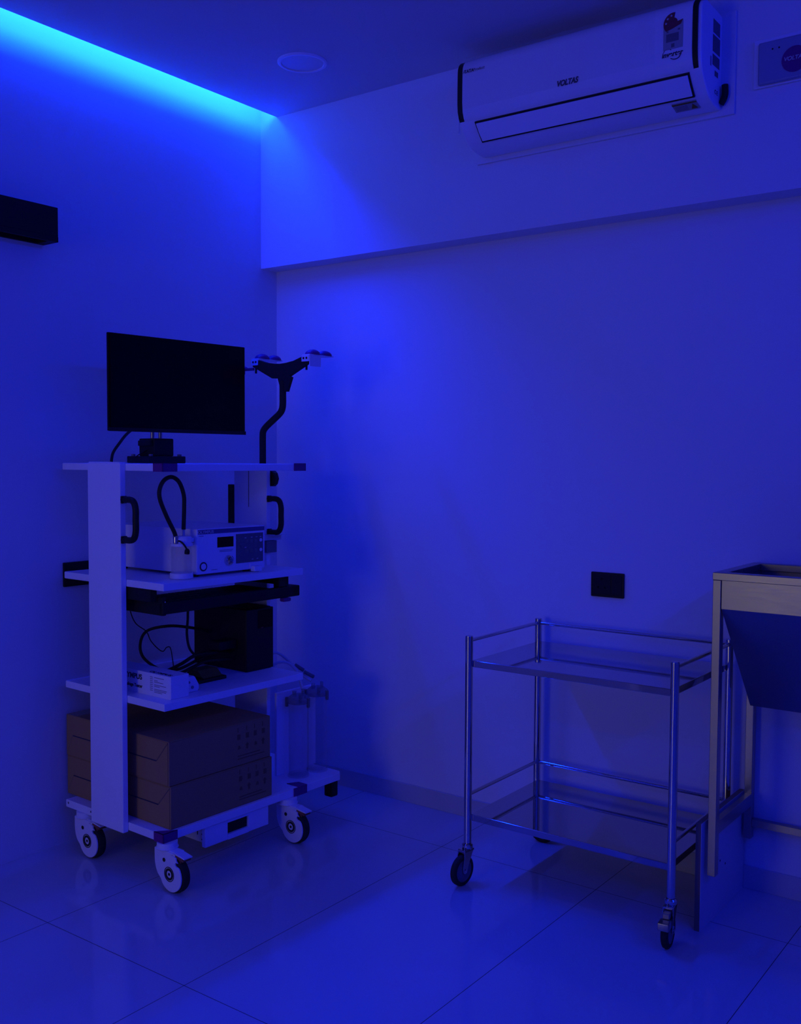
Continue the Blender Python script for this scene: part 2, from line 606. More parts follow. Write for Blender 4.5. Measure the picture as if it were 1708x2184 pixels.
# grab handles on the panel edges
def grab(y, z0, z1, x0):
    b = new()
    prof = []
    pts = [(x0, z0 + 0.009), (x0 + 0.040, z0 + 0.009), (x0 + 0.058, z0 + 0.018), (x0 + 0.066, z0 + 0.040), (x0 + 0.066, (z0 + z1) / 2),
           (x0 + 0.066, z1 - 0.040), (x0 + 0.058, z1 - 0.018), (x0 + 0.040, z1 - 0.009), (x0, z1 - 0.009)]
    tube(b, [(x, y, z) for x, z in pts], 0.0105, 14)
    for z in (z0 + 0.009, z1 - 0.009):
        box(b, x0, x0 + 0.008, y - 0.011, y + 0.011, z - 0.012, z + 0.012, 0.002, 1)
    return T.part('handle', b, M_BLACK)


grab(-0.011, 1.108, 1.256, 0.360)
grab(0.635, 1.100, 1.242, 0.360)
# black cable strip behind the right panel
b = new(); box(b, 0.148, 0.180, 0.622, 0.644, 1.128, 1.283, 0.002, 1)
T.part('cable_strip', b, M_BLACKM)
b = new(); box(b, 0.262, 0.2645, 0.6235, 0.6255, 1.20, 1.34)
T.part('panel_seam', b, M_GREY)

# keyboard tray slung under the upper shelf
b = new()
box(b, 0.17, 0.50, 0.036, 0.650, 0.880, 0.886, 0.001, 1)
box(b, 0.482, 0.503, 0.034, 0.655, 0.880, 0.919, 0.004)
box(b, 0.20, 0.50, 0.034, 0.050, 0.876, 0.936, 0.003)
box(b, 0.40, 0.503, 0.6205, 0.655, 0.882, 0.919, 0.003)
tray = T.part('keyboard_tray', b, M_BLACKM)
for y in (0.004, 0.596):
    b = new(); box(b, 0.14, 0.478, y + 0.001, y + 0.026, 0.922, 0.9625, 0.001, 1)
    T.part('slide_rail', b, M_BLACKM, tray)
b = new(); box(b, 0.466, 0.496, 0.556, 0.592, 0.919, 0.962, 0.002, 1)
T.part('rail_bracket', b, M_BLACK, tray)
b = new(); box(b, 0.488, 0.512, 0.566, 0.602, 0.866, 0.8795, 0.004)
T.part('tray_latch', b, M_PURPLE, tray, 'violet latch under the tray')
b = new(); cyl(b, (0.505, 0.042, 0.921), (0.5035, 0.042, 0.921), 0.002, 10)
T.part('tray_screw', b, M_PALE, tray)
b = new()
box(b, 0.26, 0.470, 0.09, 0.56, 0.886, 0.908, 0.006)
for i in range(4):
    for j in range(15):
        box(b, 0.285 + i * 0.043, 0.322 + i * 0.043, 0.105 + j * 0.030, 0.130 + j * 0.030, 0.907, 0.913)
T.part('keyboard', b, M_BLACK, tray)

# jar backing panel on the base extension
b = new(); box(b, 0.372, 0.384, 0.652, 0.866, 0.183, 0.500, 0.002, 1)
T.part('jar_panel', b, M_LAM)

# small bracket with dark box by the right panel
b = new()
box(b, 0.362, 0.372, 0.600, 0.690, 1.078, 1.101, 0.001, 1)
box(b, 0.340, 0.400, 0.612, 0.690, 1.098, 1.101)
br = T.part('side_bracket', b, M_WHITE2)
b = new(); box(b, 0.355, 0.378, 0.608, 0.660, 1.033, 1.077, 0.001, 1)
T.part('bracket_box', b, M_GREY, br, 'dark grey box under the bracket')

# scope hanger: bent black pole, saddle plate, end plates and violet cradles
b = new()
tube(b, [(0.303, 0.660, 1.250), (0.303, 0.660, 1.40), (0.303, 0.660, 1.462), (0.306, 0.660, 1.485), (0.322, 0.660, 1.502),
         (0.360, 0.660, 1.527), (0.392, 0.660, 1.548), (0.406, 0.660, 1.564), (0.4105, 0.660, 1.585), (0.4105, 0.660, 1.62), (0.4105, 0.660, 1.670)],
     0.0125, 16)
hg = T.part('scope_hanger', b, M_BLACKM)
b = new()
pl = [(0.255, 1.729), (0.358, 1.681), (0.388, 1.680), (0.397, 1.655), (0.399, 1.630), (0.437, 1.629), (0.459, 1.681), (0.449, 1.685),
      (0.551, 1.7295), (0.553, 1.757), (0.515, 1.753), (0.470, 1.740), (0.430, 1.7345), (0.400, 1.733), (0.370, 1.735), (0.330, 1.741), (0.288, 1.753), (0.250, 1.757)]
prism(b, pl, lambda u, v, w: (u, w, v), 0.654, 0.668, 0.001, 1)
T.part('saddle_plate', b, M_BLACKM, hg)
for x0, x1 in ((0.250, 0.285), (0.515, 0.5515)):
    b = new()
    prism(b, [(x0, 1.734), (x1, 1.734), (x1, 1.757), (x0, 1.757)], lambda u, v, w: (u, w, v), 0.6515, 0.654)
    box(b, x0, x1 + 0.003, 0.654, 0.780, 1.757, 1.760)
    box(b, x1, x1 + 0.003, 0.654, 0.712, 1.7165, 1.757)
    ep = T.part('end_plate', b, M_WHITE, hg)
    for p, q, r in (((x0 + 0.010, 0.6516, 1.746), (x0 + 0.010, 0.6505, 1.746), 0.0042), ((x0 + 0.025, 0.6516, 1.746), (x0 + 0.025, 0.6505, 1.746), 0.0042),
                    ((x0 + 0.02, 0.70, 1.757), (x0 + 0.02, 0.70, 1.744), 0.004), ((x0 + 0.016, 0.661, 1.73), (x0 + 0.016, 0.661, 1.704), 0.004)):
        b = new(); cyl(b, p, q, r, 14)
        T.part('plate_screw', b, M_BLACK, hg)
    for y in (0.690, 0.752):
        b = new()
        dome(b, (x0 + 0.019, y, 1.760), 0.027, 0.030, 0.020)
        T.part('cradle', b, M_PURPLE, hg, 'violet rounded cradle')
b = new()
dome(b, (0.200, 0.661, 1.722), 0.018, 0.016, 0.012)
box(b, 0.200, 0.254, 0.658, 0.664, 1.716, 1.726)
cyl(b, (0.200, 0.661, 1.723), (0.200, 0.661, 1.704), 0.004, 10)
T.part('cradle', b, M_PURPLE, hg, 'violet rounded cradle')
b = new()
prof = [(0.345, 1.279), (0.345, 1.337), (0.362, 1.337), (0.374, 1.328), (0.381, 1.308), (0.374, 1.288), (0.362, 1.279)]
prism(b, prof, lambda u, v, w: (u, w, v), 0.650, 0.672, 0.003, 1)
box(b, 0.29, 0.35, 0.645, 0.668, 1.285, 1.331, 0.002, 1)
T.part('clamp_knob', b, M_BLACK, hg)

# ------------------------------------------------------------------ monitor on the cart
T = Thing('monitor', 'wide flat black monitor on a column stand on top of the cart', 'monitor', (0.15, 0.285, 1.364), cart=True)
b = new()
box(b, 0.085, 0.215, 0.205, 0.365, 1.364, 1.389, 0.003)
sb = T.part('stand_base', b, M_BLACK)
for x in (0.10, 0.20):
    for y in (0.222, 0.348):
        b = new(); cyl(b, (x, y, 1.388), (x, y, 1.396), 0.008, 6)
        T.part('base_bolt', b, M_GREY, sb)
b = new()
box(b, 0.105, 0.195, 0.243, 0.327, 1.389, 1.452, 0.004)
box(b, 0.115, 0.185, 0.230, 0.245, 1.425, 1.445, 0.003)
col = T.part('stand_column', b, M_BLACKM)
for y in (0.268, 0.302):
    b = new(); cyl(b, (0.15, y, 1.45), (0.15, y, 1.562), 0.007, 14)
    T.part('stand_rod', b, M_STEEL, col)
b = new(); box(b, 0.14, 0.249, 0.255, 0.315, 1.56, 1.66, 0.003)
T.part('mount_arm', b, M_BLACKM, col)
# screen slightly turned: corners at local (0.278, -0.003) and (0.300, 0.578)
ang = math.atan2(0.022, 0.581)
ca, sa = math.cos(ang), math.sin(ang)
Y0 = Vector((0.278, -0.003))


def scr(bm, t0, t1, w0, w1, z0, z1, bev=0.0):
    box(bm, t0, t1, w0, w1, z0, z1, bev)
    for v in bm.verts:
        x, y = v.co.x, v.co.y
        v.co.x = Y0.x + x * ca + y * sa
        v.co.y = Y0.y - x * sa + y * ca


b = new(); scr(b, -0.014, -0.004, 0.001, 0.5805, 1.471, 1.793, 0.002)
T.part('housing', b, M_SCREEN)
b = new(); scr(b, -0.040, -0.0138, 0.10, 0.48, 1.52, 1.74, 0.006)
T.part('back_cover', b, M_BLACK)
b = new(); scr(b, -0.0045, -0.0005, 0.006, 0.5755, 1.484, 1.788)
T.part('screen', b, M_SCREEN)
b = new(); scr(b, -0.0045, 0.0005, 0.0, 0.5815, 1.470, 1.483, 0.001)
T.part('bottom_bezel', b, M_BLACKM)

T = Thing('monitor_cable', 'thick black cable rising from cart top behind left half of monitor', 'cable', (0.06, 0.155, 1.3685), cart=True)
b = new()
tube(b, [(0.06, 0.158, 1.3685), (0.065, 0.162, 1.40), (0.09, 0.172, 1.435), (0.13, 0.176, 1.468), (0.19, 0.19, 1.505), (0.262, 0.20, 1.53)], 0.0052, 10)
T.part('cord', b, M_BLACK)
T = Thing('signal_cable', 'thin dark wire running from cart top to the monitor stand column', 'cable', (0.15, 0.17, 1.3645), cart=True)
b = new()
tube(b, [(0.14, 0.175, 1.366), (0.145, 0.19, 1.378), (0.15, 0.205, 1.392), (0.15, 0.222, 1.400), (0.15, 0.242, 1.409)], 0.002, 8)
T.part('cord', b, M_BLACK)

# ------------------------------------------------------------------ light source unit
T = Thing('endoscopy_light_source', 'white light source unit with dark keypad and display on the upper shelf', 'medical device', (0.27, 0.328, 0.987), cart=True)
X = 0.502
b = new(); box(b, 0.04, X - 0.012, 0.176, 0.480, 0.997, 1.148, 0.004)
T.part('housing', b, M_WHITE)
b = new(); box(b, X - 0.014, X, 0.1745, 0.4815, 0.9965, 1.149, 0.005)
fp = T.part('front_panel', b, M_WHITE)
yy = lambda px: 0.1745 + (px - 418.5) / (562 - 418.5) * 0.307
b = new(); box(b, X - 0.002, X + 0.0008, 0.179, 0.478, 1.130, 1.1445, 0.0005, 1)
bd = T.part('name_band', b, M_NAVY, fp, 'navy band along the top edge')
T.text('lettering', 'OLYMPUS', 0.0135, M_PALE, (X + 0.001, 0.212, 1.1368), (0, 1, 0), (0, 0, 1), fp, sx=1.15, bold=0.0003)
b = new(); box(b, X - 0.002, X + 0.001, 0.262, 0.334, 1.082, 1.117, 0.0008, 1)
T.part('display', b, M_SCREEN, fp, 'black display window')
b = new(); box(b, X - 0.002, X + 0.001, 0.345, 0.472, 1.022, 1.123, 0.0008, 1)
T.part('keypad', b, M_LABELD, fp, 'dark keypad field')
for j, z in enumerate((1.096, 1.062)):
    for i, y in enumerate((0.395, 0.417, 0.438)):
        b = new(); box(b, X, X + 0.002, y - 0.006, y + 0.006, z - 0.007, z + 0.007, 0.001, 1)
        T.part('key', b, M_GREY, fp)
for y, z in ((0.357, 1.098), (0.372, 1.098), (0.365, 1.086), (0.357, 1.078), (0.373, 1.078), (0.365, 1.070)):
    b = new(); cyl(b, (X, y, z), (X + 0.002, y, z), 0.0042, 12)
    T.part('key', b, M_GREY, fp)
for z in (1.097, 1.063):
    b = new(); cyl(b, (X, 0.460, z), (X + 0.0025, 0.460, z), 0.0060, 18)
    T.part('round_key', b, M_WHITE, fp, 'pale round key')
for y, z in ((0.388, 1.108), (0.417, 1.109), (0.440, 1.109), (0.459, 1.109), (0.388, 1.075), (0.421, 1.032), (0.444, 1.033)):
    b = new(); box(b, X, X + 0.0014, y - 0.004, y + 0.004, z - 0.0012, z + 0.0012)
    T.part('key_mark', b, M_PALE, fp)
for y0, y1, z in ((0.272, 0.332, 1.072), (0.272, 0.328, 1.0675), (0.182, 0.203, 1.124), (0.236, 0.262, 1.0085)):
    b = new(); box(b, X, X + 0.0006, y0, y1, z - 0.0009, z + 0.0009)
    T.part('small_print', b, M_INKL, fp)
b = new()
revolve(b, [(0.011, 0.0), (0.0155, 0.0), (0.0155, 0.002), (0.011, 0.002)], (X - 0.0005, 0.201, 1.0225), 'x', 28, closed=True)
T.part('power_ring', b, M_INK, fp)
b = new()
revolve(b, [(0.001, -0.001), (0.0105, -0.001), (0.0105, 0.0025), (0.001, 0.0025)], (X, 0.201, 1.0225), 'x', 24)
T.part('power_button', b, M_WHITE, fp)
b = new()
revolve(b, [(0.018, -0.002), (0.0185, 0.004), (0.017, 0.009), (0.0135, 0.012), (0.0115, 0.010), (0.0115, -0.002)], (X, 0.311, 1.036), 'x', 28, closed=True)
cyl(b, (X - 0.002, 0.311, 1.036), (X + 0.003, 0.311, 1.036), 0.0118, 24)
T.part('light_socket', b, M_CHROME, fp, 'round metal light guide socket')
b = new()
box(b, X, X + 0.004, 0.405, 0.457, 0.999, 1.018, 0.001, 1)
box(b, X, X + 0.022, 0.412, 0.448, 0.990, 1.009, 0.003)
T.part('connector_flap', b, M_WHITE, fp)
for x in (0.07, 0.46):
    for y in (0.20, 0.43):
        b = new(); cyl(b, (x, y, 0.987), (x, y, 0.998), 0.013, 16)
        T.part('rubber_foot', b, M_RUBBER)

# water bottle with hose loop
T = Thing('water_bottle', 'clear water bottle with white cap and looping black hose beside light source', 'bottle', (0.475, 0.132, 0.9875), cart=True)
c = (0.475, 0.132)
b = new()
revolve(b, [(0.002, 0.9880), (0.036, 0.9880), (0.038, 0.990), (0.038, 1.004), (0.036, 1.0065), (0.002, 1.0065)], (c[0], c[1], 0))
T.part('bottle_foot', b, M_WHITE, None, 'white foot ring')
b = new()
revolve(b, [(0.034, 1.0065), (0.0345, 1.030), (0.0345, 1.085), (0.031, 1.097), (0.029, 1.097), (0.0325, 1.084), (0.0325, 1.0065)], (c[0], c[1], 0), closed=True)
T.part('bottle_body', b, M_GLASS)
b = new()
revolve(b, [(0.002, 1.095), (0.037, 1.095), (0.037, 1.103), (0.034, 1.105), (0.034, 1.122), (0.030, 1.127), (0.002, 1.127)], (c[0], c[1], 0))
box(b, 0.450, 0.490, 0.150, 0.173, 1.106, 1.120, 0.002)
T.part('bottle_cap', b, M_WHITE)
b = new()
revolve(b, [(0.002, 1.117), (0.009, 1.117), (0.0095, 1.121), (0.0095, 1.138), (0.006, 1.142), (0.002, 1.142)], (0.487, 0.100, -0.012), seg=20)
T.part('elbow', b, M_CHROME, None, 'metal hose elbow')
b = new(); cyl(b, (0.475, 0.1415, 1.126), (0.475, 0.1410, 1.150), 0.0052, 16)
T.part('hose_connector', b, M_PALE)
b = new()
tube(b, [(0.486, 0.100, 1.128), (0.484, 0.094, 1.146), (0.478, 0.070, 1.195), (0.475, 0.047, 1.250), (0.475, 0.047, 1.285), (0.475, 0.066, 1.312),
         (0.475, 0.096, 1.3205), (0.475, 0.125, 1.303), (0.475, 0.143, 1.262), (0.475, 0.1445, 1.220), (0.475, 0.1415, 1.148)], 0.0070, 14)
T.part('hose', b, M_BLACK)
b = new()
tube(b, [(0.492, 0.106, 1.115), (0.506, 0.110, 1.108), (0.514, 0.116, 1.096), (0.515, 0.122, 1.086)], 0.003, 8)
dome(b, (0.514, 0.124, 1.078), 0.008, 0.009, 0.011)
tube(b, [(0.514, 0.124, 1.078), (0.513, 0.124, 1.071)], 0.0085, 12)
T.part('stopper', b, M_BLACK, None, 'black rubber stopper on a strap')

# ------------------------------------------------------------------ lower shelf contents
T = Thing('power_supply_unit', 'tall black power backup unit with a dark front window on lower shelf', 'power unit', (0.25, 0.5615, 0.605), cart=True)
b = new(); box(b, 0.10, 0.392, 0.490, 0.6225, 0.605, 0.836, 0.008, 3)
T.part('housing', b, M_BLACKM)
b = new(); box(b, 0.390, 0.397, 0.489, 0.6235, 0.607, 0.834, 0.006, 3)
f = T.part('front_cover', b, M_BLACK)
b = new(); box(b, 0.3965, 0.3985, 0.545, 0.618, 0.760, 0.826, 0.001, 1)
T.part('display_window', b, M_SCREEN, f)
b = new(); prism(b, [(0.556, 0.760), (0.566, 0.760), (0.573, 0.764), (0.562, 0.764)], lambda u, v, w: (w, u, v), 0.3984, 0.399)
T.part('logo_mark', b, M_RED, f, 'small red mark')

T = Thing('instrument_carton', 'small white printed carton lying beside the cart left panel on lower shelf', 'carton', (0.40, 0.085, 0.605), cart=True)
b = new(); box(b, 0.205, 0.5215, 0.046, 0.122, 0.605, 0.680, 0.001, 1)
bx = T.part('carton_body', b, M_WHITE)
b = new(); box(b, 0.5210, 0.5235, 0.0475, 0.1205, 0.607, 0.679, 0.0008, 1)
T.part('end_flap', b, M_WHITE)
T.text('lettering', 'OLYMPUS', 0.024, M_INK, (0.318, 0.0457, 0.659), (1, 0, 0), (0, 0, 1), sx=1.1, bold=0.0007)
T.text('lettering', 'Leakage Tester', 0.016, M_INK, (0.328, 0.0457, 0.629), (1, 0, 0), (0, 0, 1), bold=0.0004)
T.text('lettering', 'OLYMPUS', 0.020, M_INK, (0.452, 0.062, 0.6803), (1, 0, 0), (0, 1, 0), sx=1.25, bold=0.0004)
b = new()
for k in range(11):
    w = (0.050, 0.0, 0.018, 0.046, 0.0, 0.060, 0.028, 0.0, 0.064, 0.060, 0.040)[k]
    if w:
        box(b, 0.440, 0.440 + w, 0.0455, 0.0460, 0.668 - k * 0.0048 - 0.001, 0.668 - k * 0.0048 + 0.0009)
for k in range(8):
    box(b, 0.418, 0.432, 0.0455, 0.0460, 0.668 - k * 0.0062 - 0.001, 0.668 - k * 0.0062 + 0.0009)
T.part('small_print', b, M_INKL)

T = Thing('power_adapter', 'small white plastic adapter lying behind the small printed carton', 'adapter', (0.475, 0.165, 0.605), cart=True)
b = new()
prism(b, [(0.140, 0.606), (0.188, 0.606), (0.194, 0.613), (0.194, 0.628), (0.178, 0.655), (0.172, 0.659), (0.145, 0.659)], lambda u, v, w: (w, u, v), 0.455, 0.486, 0.003)
T.part('adapter_body', b, M_WHITE)
for y, z, r in ((0.165, 0.622, 0.0055), (0.152, 0.640, 0.004)):
    b = new(); cyl(b, (0.4862, y, z), (0.488, y, z), r, 14)
    T.part('socket_hole', b, M_INKL)

T = Thing('accessory_block', 'low black block with dull ochre top in front of black power unit', 'block', (0.37, 0.31, 0.605), cart=True)
b = new(); box(b, 0.30, 0.412, 0.235, 0.382, 0.605, 0.618, 0.004)
T.part('block_base', b, M_BLACK)
b = new()
prism(b, [(0.305, 0.618), (0.398, 0.618), (0.370, 0.642), (0.318, 0.642)], lambda u, v, w: (u, w, v), 0.285, 0.374, 0.004)
T.part('ochre_pad', b, M_OCHRE)


def cable(name, label, pts, r):
    base = (pts[0][0], pts[0][1], min(p[2] for p in pts) - r)
    t = Thing(name, label, 'cable', base, cart=True, group=None)
    b = new()
    tube(b, pts, r, 10)
    t.part('cord', b, M_BLACK)
    return t


cable('power_cable', 'thick black power cable looping left of the black power unit', [(0.200, 0.490, 0.735), (0.16, 0.42, 0.755), (0.14, 0.34, 0.768), (0.06, 0.305, 0.745),
      (0.026, 0.30, 0.691), (0.05, 0.30, 0.642), (0.15, 0.30, 0.614), (0.24, 0.31, 0.628), (0.27, 0.40, 0.665), (0.27, 0.49, 0.690)], 0.0055)
cable('power_cable', 'black cable hanging straight down from under the keyboard tray', [(0.30, 0.30, 0.880), (0.300, 0.300, 0.82), (0.297, 0.298, 0.76), (0.310, 0.30, 0.71), (0.316, 0.33, 0.675)], 0.0045)
cable('thin_wire', 'thin black wire wriggling down behind small printed carton from keyboard tray', [(0.168, 0.15, 0.880), (0.176, 0.15, 0.842), (0.205, 0.15, 0.807), (0.262, 0.15, 0.786), (0.285, 0.15, 0.758),
      (0.321, 0.15, 0.736), (0.352, 0.15, 0.728), (0.372, 0.15, 0.744), (0.392, 0.15, 0.744), (0.398, 0.155, 0.700), (0.396, 0.165, 0.640), (0.39, 0.18, 0.608)], 0.0018)
cable('power_cable', 'lowest of black cables bunched on the shelf by the ochre block', [(0.15, 0.22, 0.612), (0.24, 0.235, 0.628), (0.31, 0.26, 0.662), (0.33, 0.31, 0.688), (0.33, 0.40, 0.685), (0.30, 0.49, 0.672)], 0.006)
cable('power_cable', 'middle of black cables bunched on the shelf by the ochre block', [(0.16, 0.20, 0.612), (0.26, 0.205, 0.622), (0.345, 0.225, 0.640), (0.375, 0.26, 0.660), (0.36, 0.34, 0.668), (0.33, 0.488, 0.650)], 0.0055)

T = Thing('plug_block', 'black plug block on cables at left side of black power unit', 'plug', (0.31, 0.44, 0.6455), cart=True)
b = new(); box(b, 0.285, 0.345, 0.405, 0.4895, 0.690, 0.722, 0.004)
T.part('plug_body', b, M_BLACK)

# ------------------------------------------------------------------ cardboard boxes
def carton(z0, z1, x0, x1, y0, y1, label):
    t = Thing('cardboard_box', label, 'cardboard box', ((x0 + x1) / 2, (y0 + y1) / 2, z0), 'brown cardboard boxes on cart base', cart=True)
    b = new(); box(b, x0, x1, y0, y1, z0, z1 - 0.002, 0.002, 1)
    body = t.part('box_body', b, M_CARD)
    b = new()
    box(b, x0, x1, y0 + 0.001, y1 - 0.001, z1 - 0.003, z1, 0.001, 1)
    t.part('box_lid', b, M_CARD)
    # tuck flap on the left side: folded seam from the top front corner to the bottom back corner
    zc = z0 + 0.50 * (z1 - z0)
    b = new()
    prism(b, [(x1 - 0.004, z0 + 0.004), (x1 - 0.004, z1 - 0.006), (x1 - 0.062, zc), (x0 + 0.040, zc), (x0 + 0.008, z0 + 0.012)], lambda u, v, w: (u, w, v), y0 - 0.0020, y0, 0.0004, 1)
    t.part('tuck_flap', b, M_CARD)
    b = new()
    sm = [(x1 - 0.004, z1 - 0.006), (x1 - 0.062, zc), (x0 + 0.040, zc), (x0 + 0.008, z0 + 0.012)]
    prism(b, sm + [(p[0], p[1] + 0.0032) for p in sm[::-1]], lambda u, v, w: (u, w, v), y0 - 0.0012, y0)
    t.part('flap_seam_shade', b, M_INK)  # dark strip drawn in for the shaded gap along the flap's edge
    h = z1 - z0

    def mark(poly):
        bb = new()
        prism(bb, poly, lambda u, v, w: (w, u, v), x1, x1 + 0.0006)
        t.part('shipping_mark', bb, M_CARDP)

    def rect(a0, a1, c0, c1):
        mark([(a0, c0), (a1, c0), (a1, c1), (a0, c1)])
    for k, y in enumerate((y1 - 0.155, y1 - 0.115, y1 - 0.078, y1 - 0.040)):
        z = z0 + h * 0.36
        if k % 2 == 0:
            mark([(y, z + 0.005), (y + 0.014, z + 0.005), (y + 0.010, z + 0.017), (y + 0.004, z + 0.017)])
        else:
            mark([(y, z), (y + 0.008, z), (y + 0.008, z + 0.013), (y + 0.013, z + 0.013), (y + 0.004, z + 0.023), (y - 0.005, z + 0.013), (y, z + 0.013)])
        rect(y - 0.002, y + 0.012, z0 + h * 0.62, z0 + h * 0.62 + 0.018)
        rect(y, y + 0.003, z0 + h * 0.80, z0 + h * 0.80 + 0.016)
    rect(y1 - 0.155, y1 - 0.03, z0 + h * 0.15, z0 + h * 0.15 + 0.003)
    rect(y1 - 0.155, y1 - 0.05, z0 + h * 0.22, z0 + h * 0.22 + 0.003)


carton(0.1835, 0.323, -0.052, 0.527, 0.040, 0.490, 'lower brown cardboard box standing directly on the cart base shelf')
carton(0.3235, 0.470, -0.052, 0.522, 0.038, 0.487, 'upper brown cardboard box stacked on another under the lower shelf')


# ------------------------------------------------------------------ suction jars on the base extension
def jar(cx, cy, r, z1, label):
    t = Thing('suction_jar', label, 'jar', (cx, cy, 0.1832), 'suction jars beside the cart', cart=True)
    b = new()
    revolve(b, [(r, 0.190), (r, z1), (r - 0.0025, z1), (r - 0.0025, 0.190)], (cx, cy, 0), closed=True, seg=36)
    t.part('jar_body', b, M_GLASS)
    b = new()
    revolve(b, [(0.002, 0.1835), (r + 0.003, 0.1835), (r + 0.003, 0.188), (r, 0.190), (0.002, 0.190)], (cx, cy, 0), seg=36)
    t.part('jar_foot', b, M_GLASS)
    b = new()
    revolve(b, [(0.002, z1), (r + 0.003, z1), (r + 0.006, z1 + 0.004), (r + 0.006, z1 + 0.014), (r + 0.002, z1 + 0.021), (r - 0.012, z1 + 0.032), (0.002, z1 + 0.034)],
            (cx, cy, 0), seg=36)
    lid = t.part('jar_lid', b, M_SMOKE)
    for dx, dy, za, zb, q in ((0.012, 0.012, 0.026, 0.052, 0.006), (-0.006, -0.016, 0.026, 0.046, 0.008), (0.020, -0.004, 0.020, 0.036, 0.005)):
        b = new(); cyl(b, (cx + dx, cy + dy, z1 + za), (cx + dx, cy + dy, z1 + zb), q, 14)
        t.part('lid_port', b, M_SMOKE, lid)
    for a in (0.2, 2.2, 3.9):
        x, y = cx + (r + 0.006) * math.cos(a), cy + (r + 0.006) * math.sin(a)
        b = new(); box(b, x - 0.006, x + 0.006, y - 0.005, y + 0.005, z1 - 0.014, z1 + 0.022, 0.002, 1)
        t.part('lid_clip', b, M_GREY, lid)
    return t


jar(0.440, 0.712, 0.038, 0.462, 'nearer clear suction jar with smoky lid on cart base extension')
jar(0.445, 0.809, 0.038, 0.475, 'farther clear suction jar with smoky lid at cart base end by baseboard')
T = Thing('suction_tube', 'pale coiled suction tubing over the lower shelf end above the jars', 'tube', (0.36, 0.71, 0.505), cart=True)
b = new()
tube(b, [(0.33, 0.652, 0.600), (0.34, 0.668, 0.640), (0.345, 0.695, 0.642), (0.35, 0.735, 0.615), (0.36, 0.768, 0.580), (0.38, 0.79, 0.550), (0.42, 0.800, 0.527)], 0.0055, 10)
T.part('tube_coil', b, M_PALE)
b = new()
tube(b, [(0.34, 0.652, 0.575), (0.36, 0.672, 0.607), (0.38, 0.71, 0.607), (0.40, 0.74, 0.575), (0.43, 0.735, 0.53), (0.448, 0.728, 0.503)], 0.0055, 10)
T.part('tube_coil', b, M_PALE)
for p, q in (((0.360, 0.775, 0.585), (0.375, 0.805, 0.562)), ((0.395, 0.790, 0.560), (0.41, 0.825, 0.538))):
    b = new(); tube(b, [p, q], 0.0075, 10)
    T.part('tube_joint', b, M_GREY)

# ------------------------------------------------------------------ instrument trolley
TX0, TX1, TY0, TY1 = 1.343, 2.032, -0.520, -0.060
T = Thing('instrument_trolley', 'polished steel two-shelf instrument trolley on casters before the back wall', 'trolley', ((TX0 + TX1) / 2, (TY0 + TY1) / 2, 0))
for x, y in ((TX0, TY0), (TX1, TY0), (TX0, TY1), (TX1, TY1)):
    b = new()
    revolve(b, [(0.001, 0.135), (0.0125, 0.135), (0.0125, 0.811), (0.0110, 0.8145), (0.001, 0.8150)], (x, y, 0), seg=28)
    T.part('leg', b, M_CHROME)


def shelf_tray(z):
    b = new()
    x0, x1, y0, y1 = TX0 + 0.006, TX1 - 0.006, TY0 + 0.004, TY1 - 0.004
    # top sheet with down-turned, softly rolled lips
    prof = [(0.004, z - 0.019), (0.0, z - 0.018), (-0.0, z - 0.004), (0.003, z), (0.012, z + 0.0)]
    box(b, x0, x1, y0, y1, z - 0.0215, z, 0.0022, 3)
    return T.part('shelf', b, M_MIRROR)


shelf_tray(0.734)
shelf_tray(0.229)
for z in (0.798, 0.293):
    for p, q in (((TX0, TY0, z), (TX0, TY1, z)), ((TX0, TY1, z), (TX1, TY1, z)), ((TX1, TY0, z), (TX1, TY1, z))):
        b = new(); cyl(b, p, q, 0.0062, 18)
        T.part('rail', b, M_CHROME)


def trolley_caster(x, y, rot, brake):
    """pivot under the leg; wheel trails along local -y"""
    b = new()
    fork = [(0.014, 0.116), (-0.030, 0.116), (-0.037, 0.060), (-0.035, 0.046), (-0.027, 0.041), (-0.019, 0.046), (-0.010, 0.070)]
    for u0, u1 in ((-0.0155, -0.0125), (0.0125, 0.0155)):
        prism(b, fork, lambda u, v, w: (w, u, v), u0, u1, 0.0008, 1)
    box(b, -0.0155, 0.0155, -0.030, 0.016, 0.110, 0.117, 0.001, 1)
    revolve(b, [(0.001, 0.116), (0.016, 0.116), (0.018, 0.119), (0.018, 0.128), (0.014, 0.133), (0.011, 0.134), (0.009, 0.137), (0.001, 0.137)], (0, 0, 0), seg=24)
    revolve(b, [(0.001, -0.018), (0.006, -0.018), (0.006, 0.018), (0.001, 0.018)], (0, -0.027, 0.050), 'x', 16)
    h = obj('caster', b, M_CHROME, T.e, loc=(x - T.base.x, y - T.base.y, 0))
    h.rotation_euler = (0, 0, rot)
    b = new()
    revolve(b, [(0.036, -0.0100), (0.044, -0.0105), (0.049, -0.007), (0.050, 0.0), (0.049, 0.007), (0.044, 0.0105), (0.036, 0.0100)], (0, -0.027, 0.050), 'x', 40, closed=True)
    obj('tyre', b, M_RUBBER, h)
    b = new()
    revolve(b, [(0.001, -0.0085), (0.014, -0.0105), (0.030, -0.0075), (0.037, -0.0095), (0.037, 0.0095), (0.030, 0.0075), (0.014, 0.0105), (0.001, 0.0085)], (0, -0.027, 0.050), 'x', 36)
    obj('wheel_disc', b, M_GREY, h)
    if brake:
        b = new()
        box(b, -0.016, 0.016, -0.088, -0.050, 0.070, 0.092, 0.003)
        box(b, -0.010, 0.010, -0.056, -0.020, 0.092, 0.108, 0.002, 1)
        obj('brake_pedal', b, M_STEEL, h)


